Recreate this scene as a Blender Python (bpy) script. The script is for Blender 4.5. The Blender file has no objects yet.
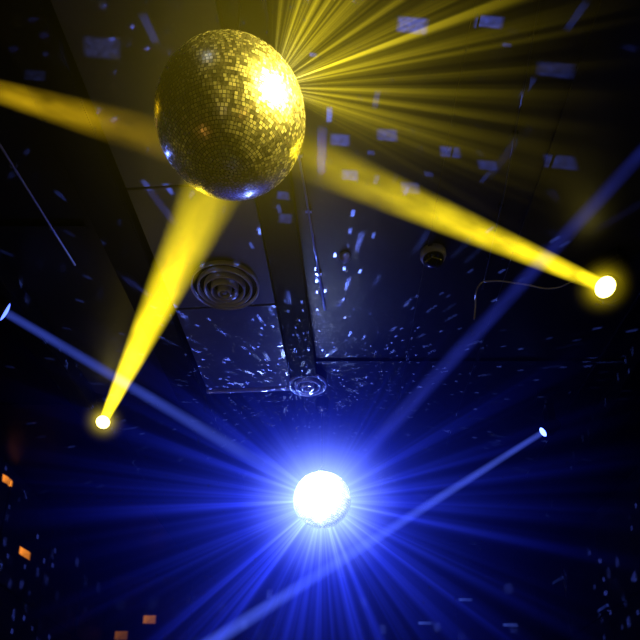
import bpy, bmesh, math, random
from mathutils import Vector, Matrix, Quaternion
random.seed(7)
scene = bpy.context.scene
scene.view_settings.view_transform = 'Standard'
COL = scene.collection
CEIL = 5.1

# ------------------------------------------------------------------ helpers
def link(o, parent=None):
    COL.objects.link(o)
    if parent: o.parent = parent
    return o

def empty(name, loc):
    e = bpy.data.objects.new(name, None); e.empty_display_size = 0.1
    e.location = loc
    return link(e)

def mesh_obj(name, bm, mats, parent=None, smooth=False, loc=(0,0,0), rot=None):
    me = bpy.data.meshes.new(name); bm.normal_update(); bm.to_mesh(me); bm.free()
    if not isinstance(mats, (list, tuple)): mats = [mats]
    for m in mats: me.materials.append(m)
    if smooth:
        for p in me.polygons: p.use_smooth = True
    o = bpy.data.objects.new(name, me); o.location = loc
    if rot is not None:
        o.rotation_mode = 'QUATERNION'; o.rotation_quaternion = rot
    return link(o, parent)

def add_box(bm, c, s, rotz=0.0, bevel=0.0, mat=0):
    r = bmesh.ops.create_cube(bm, size=1.0)
    vs = r['verts']
    M = Matrix.Translation(c) @ Matrix.Rotation(rotz, 4, 'Z') @ Matrix.Diagonal((s[0], s[1], s[2], 1))
    bmesh.ops.transform(bm, matrix=M, verts=vs)
    es = list({e for v in vs for e in v.link_edges})
    for f in {f for v in vs for f in v.link_faces}: f.material_index = mat
    if bevel > 0:
        bmesh.ops.bevel(bm, geom=es, offset=bevel, segments=2, affect='EDGES')

def add_lathe(bm, prof, segs=40, M=Matrix.Identity(4), mat=0, close=True):
    rings = []
    for (r, z) in prof:
        rings.append([bm.verts.new(M @ Vector((r*math.cos(2*math.pi*i/segs), r*math.sin(2*math.pi*i/segs), z))) for i in range(segs)])
    for a, b in zip(rings[:-1], rings[1:]):
        for i in range(segs):
            f = bm.faces.new((a[i], a[(i+1) % segs], b[(i+1) % segs], b[i])); f.material_index = mat
    if close:
        f = bm.faces.new(list(reversed(rings[0]))); f.material_index = mat
        f = bm.faces.new(rings[-1]); f.material_index = mat

def add_tube(bm, p0, p1, r, segs=12, mat=0):
    p0 = Vector(p0); p1 = Vector(p1); d = p1-p0
    M = Matrix.Translation(p0) @ d.to_track_quat('Z', 'Y').to_matrix().to_4x4()
    add_lathe(bm, [(r, 0), (r, d.length)], segs, M, mat)

def curve_obj(name, pts, r, mat, parent=None):
    cu = bpy.data.curves.new(name, 'CURVE'); cu.dimensions = '3D'; cu.bevel_depth = r; cu.bevel_resolution = 3
    sp = cu.splines.new('BEZIER'); sp.bezier_points.add(len(pts)-1)
    for bp, p in zip(sp.bezier_points, pts):
        bp.co = p; bp.handle_left_type = bp.handle_right_type = 'AUTO'
    cu.materials.append(mat); cu.use_fill_caps = True
    return link(bpy.data.objects.new(name, cu), parent)

class NT:
    def __init__(s, tree): s.t = tree; s.n = tree.nodes; s.l = tree.links; s.n.clear()
    def node(s, typ, **kw):
        nd = s.n.new(typ)
        for k, v in kw.items(): setattr(nd, k, v)
        return nd
    def put(s, sock, v):
        if isinstance(v, bpy.types.NodeSocket): s.l.new(v, sock)
        else: sock.default_value = v
    def m(s, op, a, b=None, c=None, clamp=False):
        nd = s.n.new('ShaderNodeMath'); nd.operation = op; nd.use_clamp = clamp
        s.put(nd.inputs[0], a)
        if b is not None: s.put(nd.inputs[1], b)
        if c is not None: s.put(nd.inputs[2], c)
        return nd.outputs[0]
    def ramp(s, fac, stops, interp='LINEAR'):
        nd = s.n.new('ShaderNodeValToRGB'); cr = nd.color_ramp; cr.interpolation = interp
        while len(cr.elements) < len(stops): cr.elements.new(0.5)
        for e, (p, c) in zip(cr.elements, stops):
            e.position = p; e.color = (c, c, c, 1) if not isinstance(c, tuple) else (*c, 1)
        s.put(nd.inputs[0], fac)
        return nd.outputs[0]

def pbr(name, col, rough=0.5, metal=0.0, noise=0.0, nscale=8.0, bump=0.0, spec=0.5):
    m = bpy.data.materials.new(name); m.use_nodes = True; t = NT(m.node_tree)
    out = t.node('ShaderNodeOutputMaterial'); b = t.node('ShaderNodeBsdfPrincipled')
    b.inputs['Roughness'].default_value = rough; b.inputs['Metallic'].default_value = metal
    b.inputs['Specular IOR Level'].default_value = spec
    if noise or bump:
        tc = t.node('ShaderNodeTexCoord'); n = t.node('ShaderNodeTexNoise'); n.inputs['Scale'].default_value = nscale
        n.inputs['Detail'].default_value = 5
        t.l.new(tc.outputs['Object'], n.inputs['Vector'])
        c = t.ramp(n.outputs['Fac'], [(0.3, tuple(x*(1-noise) for x in col)), (0.7, tuple(min(1, x*(1+noise)) for x in col))])
        t.l.new(c, b.inputs['Base Color'])
        if bump:
            bp = t.node('ShaderNodeBump'); bp.inputs['Strength'].default_value = bump
            t.l.new(n.outputs['Fac'], bp.inputs['Height']); t.l.new(bp.outputs[0], b.inputs['Normal'])
    else: b.inputs['Base Color'].default_value = (*col, 1)
    t.l.new(b.outputs[0], out.inputs['Surface'])
    return m

def glow(name, col, strength):
    m = bpy.data.materials.new(name); m.use_nodes = True; t = NT(m.node_tree)
    out = t.node('ShaderNodeOutputMaterial'); e = t.node('ShaderNodeEmission')
    e.inputs[0].default_value = (*col, 1); e.inputs[1].default_value = strength
    t.l.new(e.outputs[0], out.inputs['Surface'])
    return m

# ------------------------------------------------------------------ materials
M_ceil = pbr('black_painted_ceiling', (0.008, 0.008, 0.010), 0.4, 0, 0.35, 3, 0.05, spec=0.3)
M_panel = pbr('grey_ceiling_panel', (0.05, 0.05, 0.06), 0.4, 0, 0.12, 4, spec=0.35)
M_beam = pbr('dark_beam_paint', (0.003, 0.003, 0.004), 0.7, 0, 0.2, 5, spec=0.1)
M_wall = pbr('dark_wall_paint', (0.02, 0.018, 0.028), 0.6, 0, 0.3, 3)
M_floor = pbr('dance_floor_vinyl', (0.02, 0.02, 0.022), 0.25, 0, 0.2, 2)
M_black = pbr('black_metal', (0.012, 0.012, 0.014), 0.4, 0.6)
M_steel = pbr('galvanised_steel', (0.45, 0.46, 0.5), 0.35, 0.9)
M_white = pbr('off_white_plastic', (0.25, 0.25, 0.27), 0.4)
M_grille = pbr('grey_grille', (0.30, 0.30, 0.33), 0.3)
M_glass = pbr('smoked_dome', (0.01, 0.01, 0.012), 0.06)
M_grout = pbr('ball_core', (0.004, 0.004, 0.003), 0.7)

def tile_mat(name, col, r0, r1, lo=0.5):
    m = bpy.data.materials.new(name); m.use_nodes = True; t = NT(m.node_tree)
    out = t.node('ShaderNodeOutputMaterial'); b = t.node('ShaderNodeBsdfPrincipled')
    g = t.node('ShaderNodeNewGeometry')
    c = t.ramp(g.outputs['Random Per Island'], [(0, tuple(x*lo for x in col)), (1, col)])
    t.l.new(c, b.inputs['Base Color'])
    b.inputs['Metallic'].default_value = 1
    rr = t.m('MULTIPLY_ADD', g.outputs['Random Per Island'], r1-r0, r0)
    t.l.new(rr, b.inputs['Roughness'])
    t.l.new(b.outputs[0], out.inputs['Surface'])
    return m
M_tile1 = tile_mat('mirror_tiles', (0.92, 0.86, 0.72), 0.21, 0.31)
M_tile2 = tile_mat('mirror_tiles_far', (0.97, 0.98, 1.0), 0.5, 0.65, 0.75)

# ------------------------------------------------------------------ room shell
def slab(name, c, s, mat):
    bm = bmesh.new(); add_box(bm, c, s); return mesh_obj(name, bm, mat)
X0, X1, Y0, Y1 = -3.5, 3.6, -2.5, 11.0
slab('floor', ((X0+X1)/2, (Y0+Y1)/2, -0.05), (X1-X0, Y1-Y0, 0.1), M_floor)
slab('ceiling', ((X0+X1)/2, (Y0+Y1)/2, CEIL+0.05), (X1-X0, Y1-Y0, 0.1), M_ceil)
def panel_wall(name, axis, pos, a0, a1, sign):
    bm = bmesh.new()
    th = 0.1
    if axis == 'X': add_box(bm, (pos+sign*th/2, (a0+a1)/2, CEIL/2), (th, a1-a0, CEIL))
    else: add_box(bm, ((a0+a1)/2, pos+sign*th/2, CEIL/2), (a1-a0, th, CEIL))
    n = int((a1-a0)/1.25); w = (a1-a0)/n
    for i in range(n):
        for z0, z1 in ((0.15, 2.3), (2.4, 3.7), (3.8, 4.95)):
            c = a0+(i+0.5)*w
            if axis == 'X': add_box(bm, (pos-sign*0.012, c, (z0+z1)/2), (0.03, w-0.08, z1-z0), bevel=0.006)
            else: add_box(bm, (c, pos-sign*0.012, (z0+z1)/2), (w-0.08, 0.03, z1-z0), bevel=0.006)
    return mesh_obj(name, bm, M_wall)
panel_wall('wall_left', 'X', X0, Y0, Y1, -1)
panel_wall('wall_right', 'X', X1, Y0, Y1, 1)
panel_wall('wall_back', 'Y', Y1, X0, X1, 1)
panel_wall('wall_front', 'Y', Y0, X0, X1, -1)

# ceiling panels strip (lighter soffit) running away from the viewer
ang = -math.atan(0.0724)
dirv = Vector((math.sin(-ang), math.cos(ang), 0)); side = Vector((dirv.y, -dirv.x, 0))
p0 = Vector((-0.95, 0.8, 0))
bm = bmesh.new(); L = 4.4; npan = 4
for i in range(npan):
    c = p0 + dirv*((i+0.5)*L/npan); c.z = CEIL-0.05
    add_box(bm, c, (0.76, L/npan-0.012, 0.1), rotz=ang, bevel=0.004)
mesh_obj('ceiling_soffit', bm, M_panel)
def beam(name, off, w, h, l0, l1, mat=M_beam):
    bm = bmesh.new(); c = p0 + side*off + dirv*((l0+l1)/2); c.z = CEIL-h/2
    add_box(bm, c, (w, l1-l0, h), rotz=ang, bevel=0.008)
    return mesh_obj(name, bm, mat)
beam('ceiling_beam', 0.51, 0.22, 0.14, -3.2, 4.2)
beam('ceiling_beam', -0.54, 0.26, 0.14, -3.2, 6.5)
beam('ceiling_beam', 3.35, 0.2, 0.2, -3.0, 9.5)
beam('ceiling_beam', -1.55, 0.18, 0.18, -3.0, 9.5)
bm = bmesh.new()
for y in (4.9, 7.2, 9.4):
    add_box(bm, (1.6, y, CEIL-0.012), (3.9, 0.03, 0.024))
for y in (3.4, 5.6, 7.9):
    add_box(bm, (-2.5, y, CEIL-0.012), (1.9, 0.03, 0.024))
for x in (0.75, 1.35, 2.4, 3.1):
    add_box(bm, (x, 4.5, CEIL-0.01), (0.03, 12, 0.02))
mesh_obj('trim_1', bm, M_ceil)
bm = bmesh.new(); c = p0+dirv*(L+0.02); c.z = CEIL-0.06
add_box(bm, c, (0.78, 0.03, 0.12), rotz=ang, bevel=0.006)
mesh_obj('trim_2', bm, M_white)

# ------------------------------------------------------------------ air diffusers
def diffuser(loc, R, rings, mat, matb, neck=0.0):
    e = empty('air_diffuser', loc)
    bm = bmesh.new()
    for i in range(rings):
        r = R*(1-i/rings); w = R/rings
        zt = -0.012-0.014*i-neck
        add_lathe(bm, [(r, -neck), (r, zt-0.012), (r-0.2*w, zt-0.02), (r-0.34*w, zt), (r-0.34*w, -neck)], 56, close=False)
    add_lathe(bm, [(R*0.09, -neck), (R*0.09, -0.07-neck), (R*0.04, -0.08-neck)], 24)
    mesh_obj('rings', bm, mat, e, smooth=True)
    bm = bmesh.new(); add_lathe(bm, [(R*0.99, -0.006-neck), (R*0.99, 0.0)], 56)
    mesh_obj('back_plate', bm, matb, e)
    return e
diffuser((-0.679, 3.856, CEIL-0.1), 0.245, 5, M_grille, M_beam)
diffuser((-0.109, 5.13, CEIL), 0.17, 3, M_grille, M_black, neck=0.09)

# ------------------------------------------------------------------ mirror balls
def mirror_ball(loc, R, rows, tmat, spin, jit, fill):
    e = empty('disco_ball', loc)
    bm = bmesh.new()
    bmesh.ops.create_uvsphere(bm, u_segments=96, v_segments=48, radius=R*0.985)
    for f in bm.faces: f.material_index = 1
    dth = math.pi/rows
    for j in range(rows):
        th = (j+0.5)*dth
        n = max(4, int(round(2*math.pi*math.sin(th)/dth)))
        hw = fill*2*math.pi*math.sin(th)/n*R; hh = fill*dth*R
        off = spin + random.random()*0.3
        for k in range(n):
            ph = off+2*math.pi*k/n
            nrm = Vector((math.sin(th)*math.cos(ph), math.sin(th)*math.sin(ph), math.cos(th)))
            t = Vector((-math.sin(ph), math.cos(ph), 0)); b = nrm.cross(t)
            a1 = random.gauss(0, jit); a2 = random.gauss(0, jit)
            tt = (t+nrm*a1); bb = (b+nrm*a2); c = nrm*R
            vs = [bm.verts.new(c+tt*sx*hw+bb*sy*hh) for sx, sy in ((-1, -1), (1, -1), (1, 1), (-1, 1))]
            f = bm.faces.new(vs)
            f.normal_update()
            if f.normal.dot(nrm) < 0: f.normal_flip()
            f.material_index = 0
    mesh_obj('mirrored_sphere', bm, [tmat, M_grout], e)
    bm = bmesh.new()
    add_lathe(bm, [(0.05, R*0.985), (0.05, R+0.02), (0.03, R+0.035), (0.012, R+0.05)], 24)
    top = CEIL-loc[2]
    add_tube(bm, (0, 0, R+0.03), (0, 0, top-0.1), 0.005)
    add_lathe(bm, [(0.02, top-0.14), (0.05, top-0.12), (0.06, top-0.10), (0.06, top)], 24)
    mesh_obj('hanger_and_motor', bm, M_black, e)
    return e
B1 = Vector((-0.312, 1.65, 3.79)); B2 = Vector((0.018, 5.536, 4.065))
mirror_ball(B1, 0.261, 68, M_tile1, 0.2, 0.006, 0.42)
mirror_ball(B2, 0.256, 36, M_tile2, 0.1, 0.01, 0.46)

# ------------------------------------------------------------------ beam and ray light put into emissive volumes
def beam_mat(name, col, S, r0, r1, L, ax, smoke=0.5, sscale=5.0):  # beam light is put into the volume emission, not scattered from the lamp
    m = bpy.data.materials.new(name); m.use_nodes = True; t = NT(m.node_tree)
    out = t.node('ShaderNodeOutputMaterial'); tc = t.node('ShaderNodeTexCoord'); sp = t.node('ShaderNodeSeparateXYZ')
    t.l.new(tc.outputs['Object'], sp.inputs[0])
    x, y, z = sp.outputs
    zl = t.m('DIVIDE', z, L)
    rad = t.m('MULTIPLY_ADD', zl, (r1-r0), r0)
    rho2 = t.m('ADD', t.m('MULTIPLY', x, x), t.m('MULTIPLY', y, y))
    q2 = t.m('DIVIDE', rho2, t.m('MULTIPLY', rad, rad))
    prof = t.m('POWER', t.m('SUBTRACT', 1.0, q2, clamp=True), 1.3)
    axr = t.ramp(zl, ax)
    n = t.node('ShaderNodeTexNoise'); n.inputs['Scale'].default_value = sscale; n.inputs['Detail'].default_value = 2
    mp = t.node('ShaderNodeMapping'); mp.inputs['Scale'].default_value = (2.6, 2.6, 0.6)
    t.l.new(tc.outputs['Object'], mp.inputs[0]); t.l.new(mp.outputs[0], n.inputs['Vector'])
    nn = t.ramp(n.outputs['Fac'], [(0.35, 1-smoke), (0.65, 1.0)])
    s = t.m('MULTIPLY', t.m('MULTIPLY', prof, axr), t.m('MULTIPLY', nn, S))
    em = t.node('ShaderNodeEmission'); em.inputs[0].default_value = (*col, 1); t.l.new(s, em.inputs[1])
    t.l.new(em.outputs[0], out.inputs['Volume'])
    m.cycles.volume_step_rate = 0.35
    return m

def halo_mat(col, S, R):  # glowing sphere standing in for bloom around a lens
    m = bpy.data.materials.new('lamp_bloom'); m.use_nodes = True; t = NT(m.node_tree)
    out = t.node('ShaderNodeOutputMaterial'); tc = t.node('ShaderNodeTexCoord')
    vm = t.node('ShaderNodeVectorMath'); vm.operation = 'LENGTH'; t.l.new(tc.outputs['Object'], vm.inputs[0])
    r = t.m('DIVIDE', vm.outputs['Value'], R)
    s = t.m('POWER', t.m('SUBTRACT', 1.0, r, clamp=True), 3.0)
    s = t.m('MULTIPLY', t.m('DIVIDE', s, t.m('MULTIPLY_ADD', r, r, 0.05)), S)
    em = t.node('ShaderNodeEmission'); em.inputs[0].default_value = (*col, 1); t.l.new(s, em.inputs[1])
    t.l.new(em.outputs[0], out.inputs['Volume'])
    m.cycles.volume_step_rate = 0.6
    return m

def stage_light(pos, target, col, S, r0, r1, ax, smoke=0.5, spot_w=0, lensS=6, rl=0.07, vis_beam=True, spot_deg=8, srad=0.06, halo=0, spot_tgt=None, lens_col=None, sscale=5.0):
    pos = Vector(pos); target = Vector(target); d = (target-pos); L = d.length; d.normalize()
    q = d.to_track_quat('Z', 'Y')
    e = empty('stage_light', pos)
    bm = bmesh.new()
    k = rl/0.075
    add_lathe(bm, [(0.055*k, -0.30*k), (0.085*k, -0.27*k), (0.095*k, -0.12*k), (0.095*k, -0.02*k), (0.088*k, 0.0), (0.078*k, 0.0), (0.078*k, -0.02*k)], 40)
    for zz in (-0.24, -0.21, -0.18, -0.15):
        add_lathe(bm, [(0.098*k, zz*k), (0.102*k, (zz+0.006)*k), (0.098*k, (zz+0.012)*k)], 40)
    mesh_obj('head', bm, M_black, e, rot=q)
    bm = bmesh.new(); add_lathe(bm, [(0.077*k, -0.004), (rl*0.95, 0.004), (rl*0.6, 0.012), (rl*0.2, 0.016)], 40)
    mesh_obj('lens', bm, glow('lens_glow', lens_col or col, lensS), e, rot=q, smooth=True)
    piv = -d*0.15*k
    sd = d.cross(Vector((0, 0, 1))).normalized()
    top = CEIL-pos.z
    bm = bmesh.new()
    rz = math.atan2(sd.y, sd.x)
    arm_h = max(0.05, min(0.18, top-piv.z-0.07))
    for s in (-1, 1):
        add_box(bm, piv+sd*s*0.115*k+Vector((0, 0, arm_h/2-0.02)), (0.022, 0.07, arm_h+0.06), rotz=rz, bevel=0.005)
    add_box(bm, piv+Vector((0, 0, arm_h+0.02)), (0.26*k, 0.08, 0.025), rotz=rz, bevel=0.005)
    zb = piv.z+arm_h+0.03
    if top-zb > 0.1:
        add_tube(bm, (piv.x, piv.y, zb), (piv.x, piv.y, top), 0.02)
    add_box(bm, (piv.x, piv.y, top-0.03), (0.24, 0.2, 0.06), rotz=rz, bevel=0.01)
    mesh_obj('yoke_and_base', bm, M_black, e)
    if vis_beam:
        bm = bmesh.new(); add_lathe(bm, [(r0, 0.02), (r1, L)], 32)
        mesh_obj('beam', bm, beam_mat('beam_glow', col, S, r0, r1, L, ax, smoke, sscale), e, rot=q)
    if halo:
        bm = bmesh.new(); bmesh.ops.create_icosphere(bm, subdivisions=3, radius=0.24)
        mesh_obj('bloom_glow', bm, halo_mat(col, halo, 0.24), e, loc=d*0.03)
    if spot_w:
        ld = bpy.data.lights.new('lamp', 'SPOT'); ld.energy = spot_w; ld.color = col; ld.spot_size = math.radians(spot_deg)
        ld.spot_blend = 0.4; ld.shadow_soft_size = srad
        sdv = (Vector(spot_tgt)-pos).normalized() if spot_tgt is not None else d
        lo = bpy.data.objects.new('lamp', ld); lo.rotation_mode = 'QUATERNION'
        lo.rotation_quaternion = sdv.to_track_quat('-Z', 'Y'); lo.location = d*0.05; link(lo, e)
    return e

YEL = (1.0, 0.76, 0.012); BLU = (0.08, 0.14, 1.0)
# right
stage_light((1.926, 3.649, 4.80), (-0.20, 1.70, 3.76), YEL, 24, 0.05, 0.10,
            [(0, 1.0), (0.12, .75), (0.35, .48), (0.6, .34), (0.8, 0.17), (0.95, 0.05)], smoke=0.65, spot_w=400, halo=1.6, spot_tgt=B1, lens_col=(1.0, 0.85, 0.2), sscale=5.0)
# lower left
stage_light((-1.982, 5.435, 4.80), (-0.32, 1.70, 3.68), YEL, 25, 0.045, 0.13,
            [(0, 1.0), (0.2, .8), (0.5, .45), (0.8, .22), (0.95, 0.08)], smoke=0.45, spot_w=600, halo=1.2, spot_deg=6, spot_tgt=B1, rl=0.06, lens_col=(1.0, 0.85, 0.2))
# left, outside frame
stage_light((-1.823, 2.176, 4.80), (-0.33, 1.68, 3.64), (1.0, 0.62, 0.01), 6.0, 0.045, 0.09,
            [(0, 1.0), (0.4, .7), (0.7, .3), (1, 0.05)], smoke=0.8, spot_w=250, spot_tgt=B1)
# blue left
stage_light((-2.236, 3.906, 4.80), B2, BLU, 8.0, 0.04, 0.085,
            [(0, .8), (0.3, .6), (0.7, .45), (1, 0.3)], smoke=0.3, spot_w=600, lensS=4)
# blue right, passes under the far ball
stage_light((2.027, 5.445, 4.70), (-1.825, 5.917, 2.3), (0.08, 0.14, 1.0), 9.5, 0.035, 0.10,
            [(0, 1.0), (0.2, .8), (0.5, .6), (0.8, .6), (1, 0.2)], smoke=0.3, spot_w=60, lensS=10, rl=0.045)
# blue upper right
stage_light((1.86, 2.25, 4.80), B2, (0.06, 0.09, 1.0), 2.6, 0.045, 0.10,
            [(0, .6), (0.5, .6), (1, 0.6)], smoke=0.5, spot_w=600)
# key for the near ball (outside the frame)
stage_light((1.05, 0.92, 4.15), B1, (1.0, 0.80, 0.10), 1, 0.06, 0.1, [(0, 1), (1, 1)], vis_beam=False, spot_w=7000, spot_deg=19, srad=0.24)
# added front light, out of view, to whiten the far ball
stage_light((-0.9, 0.2, 4.7), B2, (0.75, 0.85, 1.0), 1, 0.06, 0.1, [(0, 1), (1, 1)], vis_beam=False, spot_w=50000, spot_deg=4.3, srad=0.2)
# added bare spot without fixture, brightens the far ball from below
ld = bpy.data.lights.new('ball_fill_spot', 'SPOT'); ld.energy = 9000; ld.color = (0.6, 0.75, 1.0); ld.spot_size = math.radians(4.8); ld.spot_blend = 0.4; ld.shadow_soft_size = 0.15
fo = bpy.data.objects.new('ball_fill_spot', ld); fo.location = (-0.9, 1.2, 1.3); fo.rotation_mode = 'QUATERNION'
fo.rotation_quaternion = (B2-Vector((-0.9, 1.2, 1.3))).to_track_quat('-Z', 'Y'); link(fo)

def ray_field(name, origin, axis_to_viewer, R, cramp, S, env, soft, nscale, power, flat, rate, coreS, base, edgep=1.5, seed=0.0, thick=0.5, wide=0.0):  # self-glowing volume: streaks, core glow and wide haze are put into its emission
    Z = Vector(axis_to_viewer).normalized(); X = Vector((1, 0, 0)); Y = Z.cross(X).normalized(); X = Y.cross(Z).normalized()
    rot = Matrix((X, Y, Z)).transposed()
    bm = bmesh.new(); bmesh.ops.create_icosphere(bm, subdivisions=4, radius=R)
    inv = rot.inverted()
    for v in bm.verts:
        v.co.z *= thick
        w = rot @ v.co + origin
        w.z = min(w.z, CEIL-0.005); w.x = max(X0+.05, min(X1-.05, w.x)); w.z = max(0.05, w.z)
        v.co = inv @ (w-origin)
    m = bpy.data.materials.new(name); m.use_nodes = True; t = NT(m.node_tree)
    out = t.node('ShaderNodeOutputMaterial'); tc = t.node('ShaderNodeTexCoord'); sp = t.node('ShaderNodeSeparateXYZ')
    t.l.new(tc.outputs['Object'], sp.inputs[0]); x, y, z = sp.outputs
    rho2 = t.m('ADD', t.m('MULTIPLY', x, x), t.m('MULTIPLY', y, y)); rho = t.m('SQRT', rho2)
    r2 = t.m('ADD', rho2, t.m('MULTIPLY', z, z)); r = t.m('SQRT', r2)
    cx = t.m('DIVIDE', x, rho); cy = t.m('DIVIDE', y, rho)
    cb = t.node('ShaderNodeCombineXYZ'); t.put(cb.inputs[0], cx); t.put(cb.inputs[1], cy); t.put(cb.inputs[2], t.m('MULTIPLY_ADD', t.m('DIVIDE', z, r), 0.08, seed))
    n = t.node('ShaderNodeTexNoise'); n.inputs['Scale'].default_value = nscale; n.inputs['Detail'].default_value = 2; n.inputs['Roughness'].default_value = 0.65
    t.l.new(cb.outputs[0], n.inputs['Vector'])
    st = t.m('POWER', t.ramp(n.outputs['Fac'], [(0.36, 0.0), (0.72, 1.0)]), power)
    st = t.m('ADD', st, base)
    a = t.m('MULTIPLY_ADD', t.m('ARCTAN2', y, x), 1/(2*math.pi), 0.5)
    ev = t.ramp(a, env)
    fl = t.m('POWER', t.m('DIVIDE', rho2, r2), flat)
    zz = t.m('DIVIDE', z, thick)
    rn = t.m('DIVIDE', t.m('SQRT', t.m('ADD', rho2, t.m('MULTIPLY', zz, zz))), R)
    edge = t.m('POWER', t.m('SUBTRACT', 1.0, rn, clamp=True), edgep)
    fall = t.m('DIVIDE', edge, t.m('ADD', r2, soft))
    s = t.m('MULTIPLY', t.m('MULTIPLY', st, ev), t.m('MULTIPLY', t.m('MULTIPLY', fl, fall), S))
    if coreS:
        core = t.m('DIVIDE', coreS, t.m('ADD', t.m('POWER', r2, 2.0), 0.025))
        if wide: core = t.m('ADD', core, t.m('DIVIDE', t.m('MULTIPLY', ev, wide), t.m('ADD', r2, 0.6)))
        s = t.m('ADD', s, t.m('MULTIPLY', core, edge))
    mx = t.ramp(rn, cramp)
    em = t.node('ShaderNodeEmission'); t.l.new(mx, em.inputs[0]); t.l.new(s, em.inputs[1])
    t.l.new(em.outputs[0], out.inputs['Volume'])
    m.cycles.volume_step_rate = rate
    return mesh_obj(name, bm, m, None, loc=origin, rot=rot.to_quaternion())

# angle ramp: 0 left, .25 down, .5 right, .75 up, 1 left
ray_field('blue_light_rays', B2, (0, -0.9135, -0.4067), 3.2, [(0.0, (0.6, 0.75, 1.0)), (0.10, (0.2, 0.3, 1.0)), (0.24, (0.025, 0.05, 0.95)), (1, (0.008, 0.012, 0.8))], 2.0,
          [(0, 1.0), (0.03, 1.0), (0.08, 0.85), (0.2, 0.95), (0.3, 0.65), (0.4, 0.6), (0.5, 0.7), (0.57, 0.3), (0.7, 0.10), (0.85, 0.15), (0.95, 0.5), (1.0, 1.0)],
          0.12, 11.0, 2.2, 1.5, 0.5, 0.14, 0.04, wide=0.22)
ray_field('yellow_light_rays', Vector((-0.155, 1.475, 3.71)), (0.114, -0.595, -0.794), 1.3, [(0, (1.0, 0.9, 0.25)), (0.15, (1.0, 0.78, 0.03)), (1, (0.7, 0.53, 0.005))], 0.95,
          [(0, 0.0), (0.42, 0.0), (0.46, 0.8), (0.55, 1.0), (0.65, 0.9), (0.71, 0.35), (0.75, 0.0), (1.0, 0)],
          0.02, 15.0, 2.9, 3.0, 0.5, 0.006, 0.006, edgep=1.8)

# ------------------------------------------------------------------ added gobo lamps standing in for mirror-ball reflections
def gobo_point(loc, col, W, saz, sel, thr, keep, basef, zmin=None):  # added point lamp with a spot pattern, imitates light thrown by a ball
    ld = bpy.data.lights.new('ball_reflection_gobo', 'POINT'); ld.energy = W; ld.color = col; ld.shadow_soft_size = 0.004
    ld.use_nodes = True; t = NT(ld.node_tree)
    out = t.node('ShaderNodeOutputLight'); em = t.node('ShaderNodeEmission'); tc = t.node('ShaderNodeTexCoord'); sp = t.node('ShaderNodeSeparateXYZ')
    t.l.new(tc.outputs['Normal'], sp.inputs[0]); x, y, z = sp.outputs
    az = t.m('MULTIPLY', t.m('ARCTAN2', y, x), saz); el = t.m('MULTIPLY', t.m('ARCSINE', z), sel)
    cb = t.node('ShaderNodeCombineXYZ'); t.put(cb.inputs[0], az); t.put(cb.inputs[1], el)
    v = t.node('ShaderNodeTexVoronoi'); v.voronoi_dimensions = '2D'; v.distance = 'CHEBYCHEV'; v.inputs['Scale'].default_value = 1; v.inputs['Randomness'].default_value = 0.8
    t.l.new(cb.outputs[0], v.inputs['Vector'])
    d = t.m('MULTIPLY', t.m('SUBTRACT', thr, v.outputs['Distance']), 3.0/thr, clamp=True)
    sc = t.node('ShaderNodeSeparateColor'); t.l.new(v.outputs['Color'], sc.inputs[0])
    k = t.m('GREATER_THAN', sc.outputs[0], keep)
    if zmin is not None: k = t.m('MULTIPLY', k, t.m('GREATER_THAN', t.m('ABSOLUTE', z), zmin))
    s = t.m('ADD', t.m('MULTIPLY', t.m('MULTIPLY', d, k), t.m('POWER', sc.outputs[1], 1.5)), basef)
    t.l.new(s, em.inputs[1]); t.l.new(em.outputs[0], out.inputs[0])
    o = bpy.data.objects.new('ball_reflection_gobo', ld); o.location = loc
    return link(o)
gobo_point(B2+Vector((-0.05, -0.05, 0.36)), (0.12, 0.2, 1.0), 1800, 15, 11, 0.17, 0.6, 0.0015)
gobo_point(B2+Vector((0, -0.3, -0.2)), (0.12, 0.2, 1.0), 4000, 22, 22, 0.16, 0.75, 0.0004)
gobo_point(B2+Vector((-0.27, -0.32, 0.50)), (0.25, 0.38, 1.0), 700, 5, 3.2, 0.17, 0.3, 0.001, zmin=0.55)
gobo_point(B1+Vector((0.1, 0.1, 0.36)), (0.12, 0.2, 1.0), 550, 14, 14, 0.14, 0.86, 0.0004)
gobo_point(B1+Vector((-0.3, 0.1, -0.1)), (0.12, 0.2, 1.0), 550, 16, 16, 0.16, 0.9, 0.0004)

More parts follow.
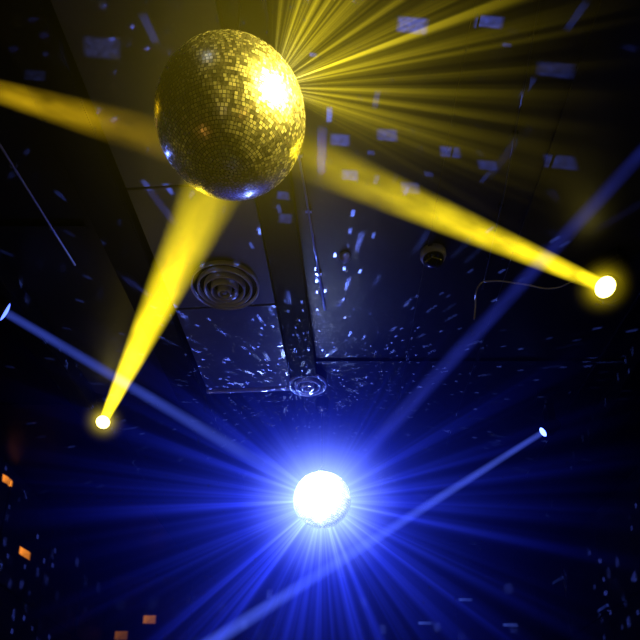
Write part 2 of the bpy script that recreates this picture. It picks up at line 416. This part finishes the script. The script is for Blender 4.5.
def patch(src, tgt, col, W, deg, asp=0.6):  # added masked spot lamp beside the near ball, imitates one mirror reflection
    d = Vector(tgt)-Vector(src)
    ld = bpy.data.lights.new('reflection_gobo_spot', 'SPOT'); ld.energy = W; ld.color = col; ld.spot_size = math.radians(deg*3); ld.spot_blend = 0.0
    ld.shadow_soft_size = 0.004
    ld.use_nodes = True; t = NT(ld.node_tree)
    out = t.node('ShaderNodeOutputLight'); em = t.node('ShaderNodeEmission'); tc = t.node('ShaderNodeTexCoord'); sp = t.node('ShaderNodeSeparateXYZ')
    t.l.new(tc.outputs['Normal'], sp.inputs[0]); x, y, z = sp.outputs
    a = math.tan(math.radians(deg/2))
    def soft(c, lim):
        return t.m('MULTIPLY', t.m('SUBTRACT', 1.0, t.m('DIVIDE', t.m('ABSOLUTE', t.m('DIVIDE', c, z)), lim)), 3.0, clamp=True)
    mask = t.m('MULTIPLY', soft(x, a), soft(y, a*asp))
    n = t.node('ShaderNodeTexNoise'); n.inputs['Scale'].default_value = 45; t.l.new(tc.outputs['Normal'], n.inputs['Vector'])
    mask = t.m('MULTIPLY', mask, t.ramp(n.outputs['Fac'], [(0.35, 0.35), (0.65, 1.0)]))
    t.l.new(mask, em.inputs[1]); t.l.new(em.outputs[0], out.inputs[0])
    dz = d.normalized(); xx = Vector((1, 0.1, 0)); xx = (xx-dz*xx.dot(dz)).normalized(); yy = (-dz).cross(xx)
    o = bpy.data.objects.new('reflection_gobo_spot', ld); o.location = src; o.rotation_mode = 'QUATERNION'
    o.rotation_quaternion = Matrix((xx, yy, -dz)).transposed().to_quaternion()
    return link(o)
S1 = B1+Vector((0.28, 0.25, 0.2))
for (x, y, w, dg) in ((0.452, 2.13, 1.3, 7), (0.831, 2.113, 1.4, 4.5), (0.942, 2.225, .9, 1.5), (1.224, 2.353, .6, 5), (-0.036, 2.275, 1.2, 2), (0.383, 2.733, 1.8, 5), (0.115, 2.765, 1.8, 5),
                  (0.762, 2.844, 1.8, 4), (1.0, 2.935, 1.8, 3.2), (1.43, 2.913, 1.4, 4), (0.182, 3.005, 2.0, 4), (0.559, 3.10, 2.0, 4), (-0.253, 3.195, 2.4, 3), (-0.244, 3.398, 2.4, 3.2), (0.3, 2.85, 1.4, 1.8), (.66, 3.0, 1.4, 1.8)):
    patch(S1, (x, y, CEIL), (0.13, 0.2, 1.0), 1500*w, dg, 0.55)
patch(B1+Vector((-0.28, 0.2, 0.25)), (-1.069, 2.176, CEIL-0.1), (0.2, 0.27, 1.0), 60, 9)
patch(B1+Vector((-0.28, 0.2, 0.25)), (-1.563, 2.353, CEIL), (0.2, 0.27, 1.0), 300, 4)
S2 = B1+Vector((-0.3, 0.25, 0.0))
for p, w in (((-3.47, 7.62, 4.31), 1.3), ((-3.47, 6.87, 4.90), 1.0), ((-2.77, 10.97, 4.36), .2), ((-3.2, 10.97, 4.1), .1), ((-3.47, 6.2, 4.3), .2)):
    patch(S2, p, (1.0, 0.30, 0.02), 100000*w, 1.4, 0.7)
S3 = B1+Vector((0.3, 0.25, 0.0))
for p in ((2.39, 10.97, 4.69), (3.57, 8.46, 3.88), (3.57, 9.9, 4.69), (3.08, 10.97, 4.27), (1.7, 10.97, 4.3)):
    patch(S3, p, (0.1, 0.2, 1.0), 12000, 1.5, 0.25)

def point(name, loc, col, W, r):
    ld = bpy.data.lights.new(name, 'POINT'); ld.energy = W; ld.color = col; ld.shadow_soft_size = r
    o = bpy.data.objects.new(name, ld); o.location = loc; return link(o)
point('sparkle_light', (1.5, -1.2, 1.0), (1.0, 0.35, 0.05), 3, 0.08)  # added bodiless lights, out of view, for sparkles in the ball tiles
point('sparkle_light', (-2.4, 0.5, 0.8), (1.0, 0.45, 0.08), 3, 0.08)
point('sparkle_light', (-0.6, -1.8, 0.9), (1.0, 0.75, 0.3), 3, 0.06)

# ------------------------------------------------------------------ ceiling bits
e = empty('security_camera', (0.782, 3.647, CEIL))
bm = bmesh.new(); add_lathe(bm, [(0.09, 0), (0.09, -0.03), (0.083, -0.05), (0.075, -0.055)], 40); mesh_obj('housing', bm, M_white, e, smooth=True)
bm = bmesh.new(); add_lathe(bm, [(0.073*math.cos(a*math.pi/16), -0.053-0.07*math.sin(a*math.pi/16)) for a in range(0, 8)], 40); mesh_obj('dome', bm, M_glass, e, smooth=True)
e = empty('smoke_detector', (0.174, 3.676, CEIL))
bm = bmesh.new(); add_lathe(bm, [(0.04, 0), (0.04, -0.015), (0.033, -0.03), (0.02, -0.045), (0.01, -0.05)], 32); mesh_obj('body', bm, M_white, e, smooth=True)

def conduit(pts, r=0.008, mat=M_steel):
    bm = bmesh.new()
    for a, b in zip(pts[:-1], pts[1:]):
        add_tube(bm, a, b, r)
        n = int((Vector(b)-Vector(a)).length/0.6)
        for i in range(n+1):
            c = Vector(a).lerp(Vector(b), (i+0.3)/(n+1)); add_box(bm, (c.x, c.y, CEIL-0.012), (r*5, 0.02, 0.024))
    return mesh_obj('electrical_conduit', bm, mat)
conduit([(-1.96, 1.9, CEIL-0.02), (-1.846, 2.782, CEIL-0.02), (-1.727, 3.744, CEIL-0.02)], 0.008)
conduit([(-0.18, 2.4, CEIL-0.02), (-0.093, 3.099, CEIL-0.02), (0.038, 4.224, CEIL-0.02)], 0.008)
conduit([(1.041, 2.002, CEIL-0.02), (1.145, 3.099, CEIL-0.02), (1.2, 4.0, CEIL-0.02)], 0.006, M_black)
curve_obj('hanging_cable', [(1.11, 3.99, 4.80), (1.123, 3.981, 4.88), (1.142, 3.846, 5.0), (1.218, 3.851, 5.03), (1.45, 3.90, 5.05), (1.72, 3.956, 5.06), (1.85, 3.9, 5.08)], 0.006, M_white)

# ------------------------------------------------------------------ world + camera
w = bpy.data.worlds.new('club_dark'); scene.world = w; w.use_nodes = True
bg = w.node_tree.nodes['Background']; bg.inputs[0].default_value = (0.02, 0.03, 0.1, 1); bg.inputs[1].default_value = 0.02
cd = bpy.data.cameras.new('camera'); cam = bpy.data.objects.new('camera', cd); link(cam)
cd.sensor_width = 36; cd.lens = 686/640*36; cd.clip_start = 0.05; cd.shift_y = 180/640
cam.location = (0, 0, 1.6); cam.rotation_euler = (math.radians(114), 0, 0)
scene.camera = cam
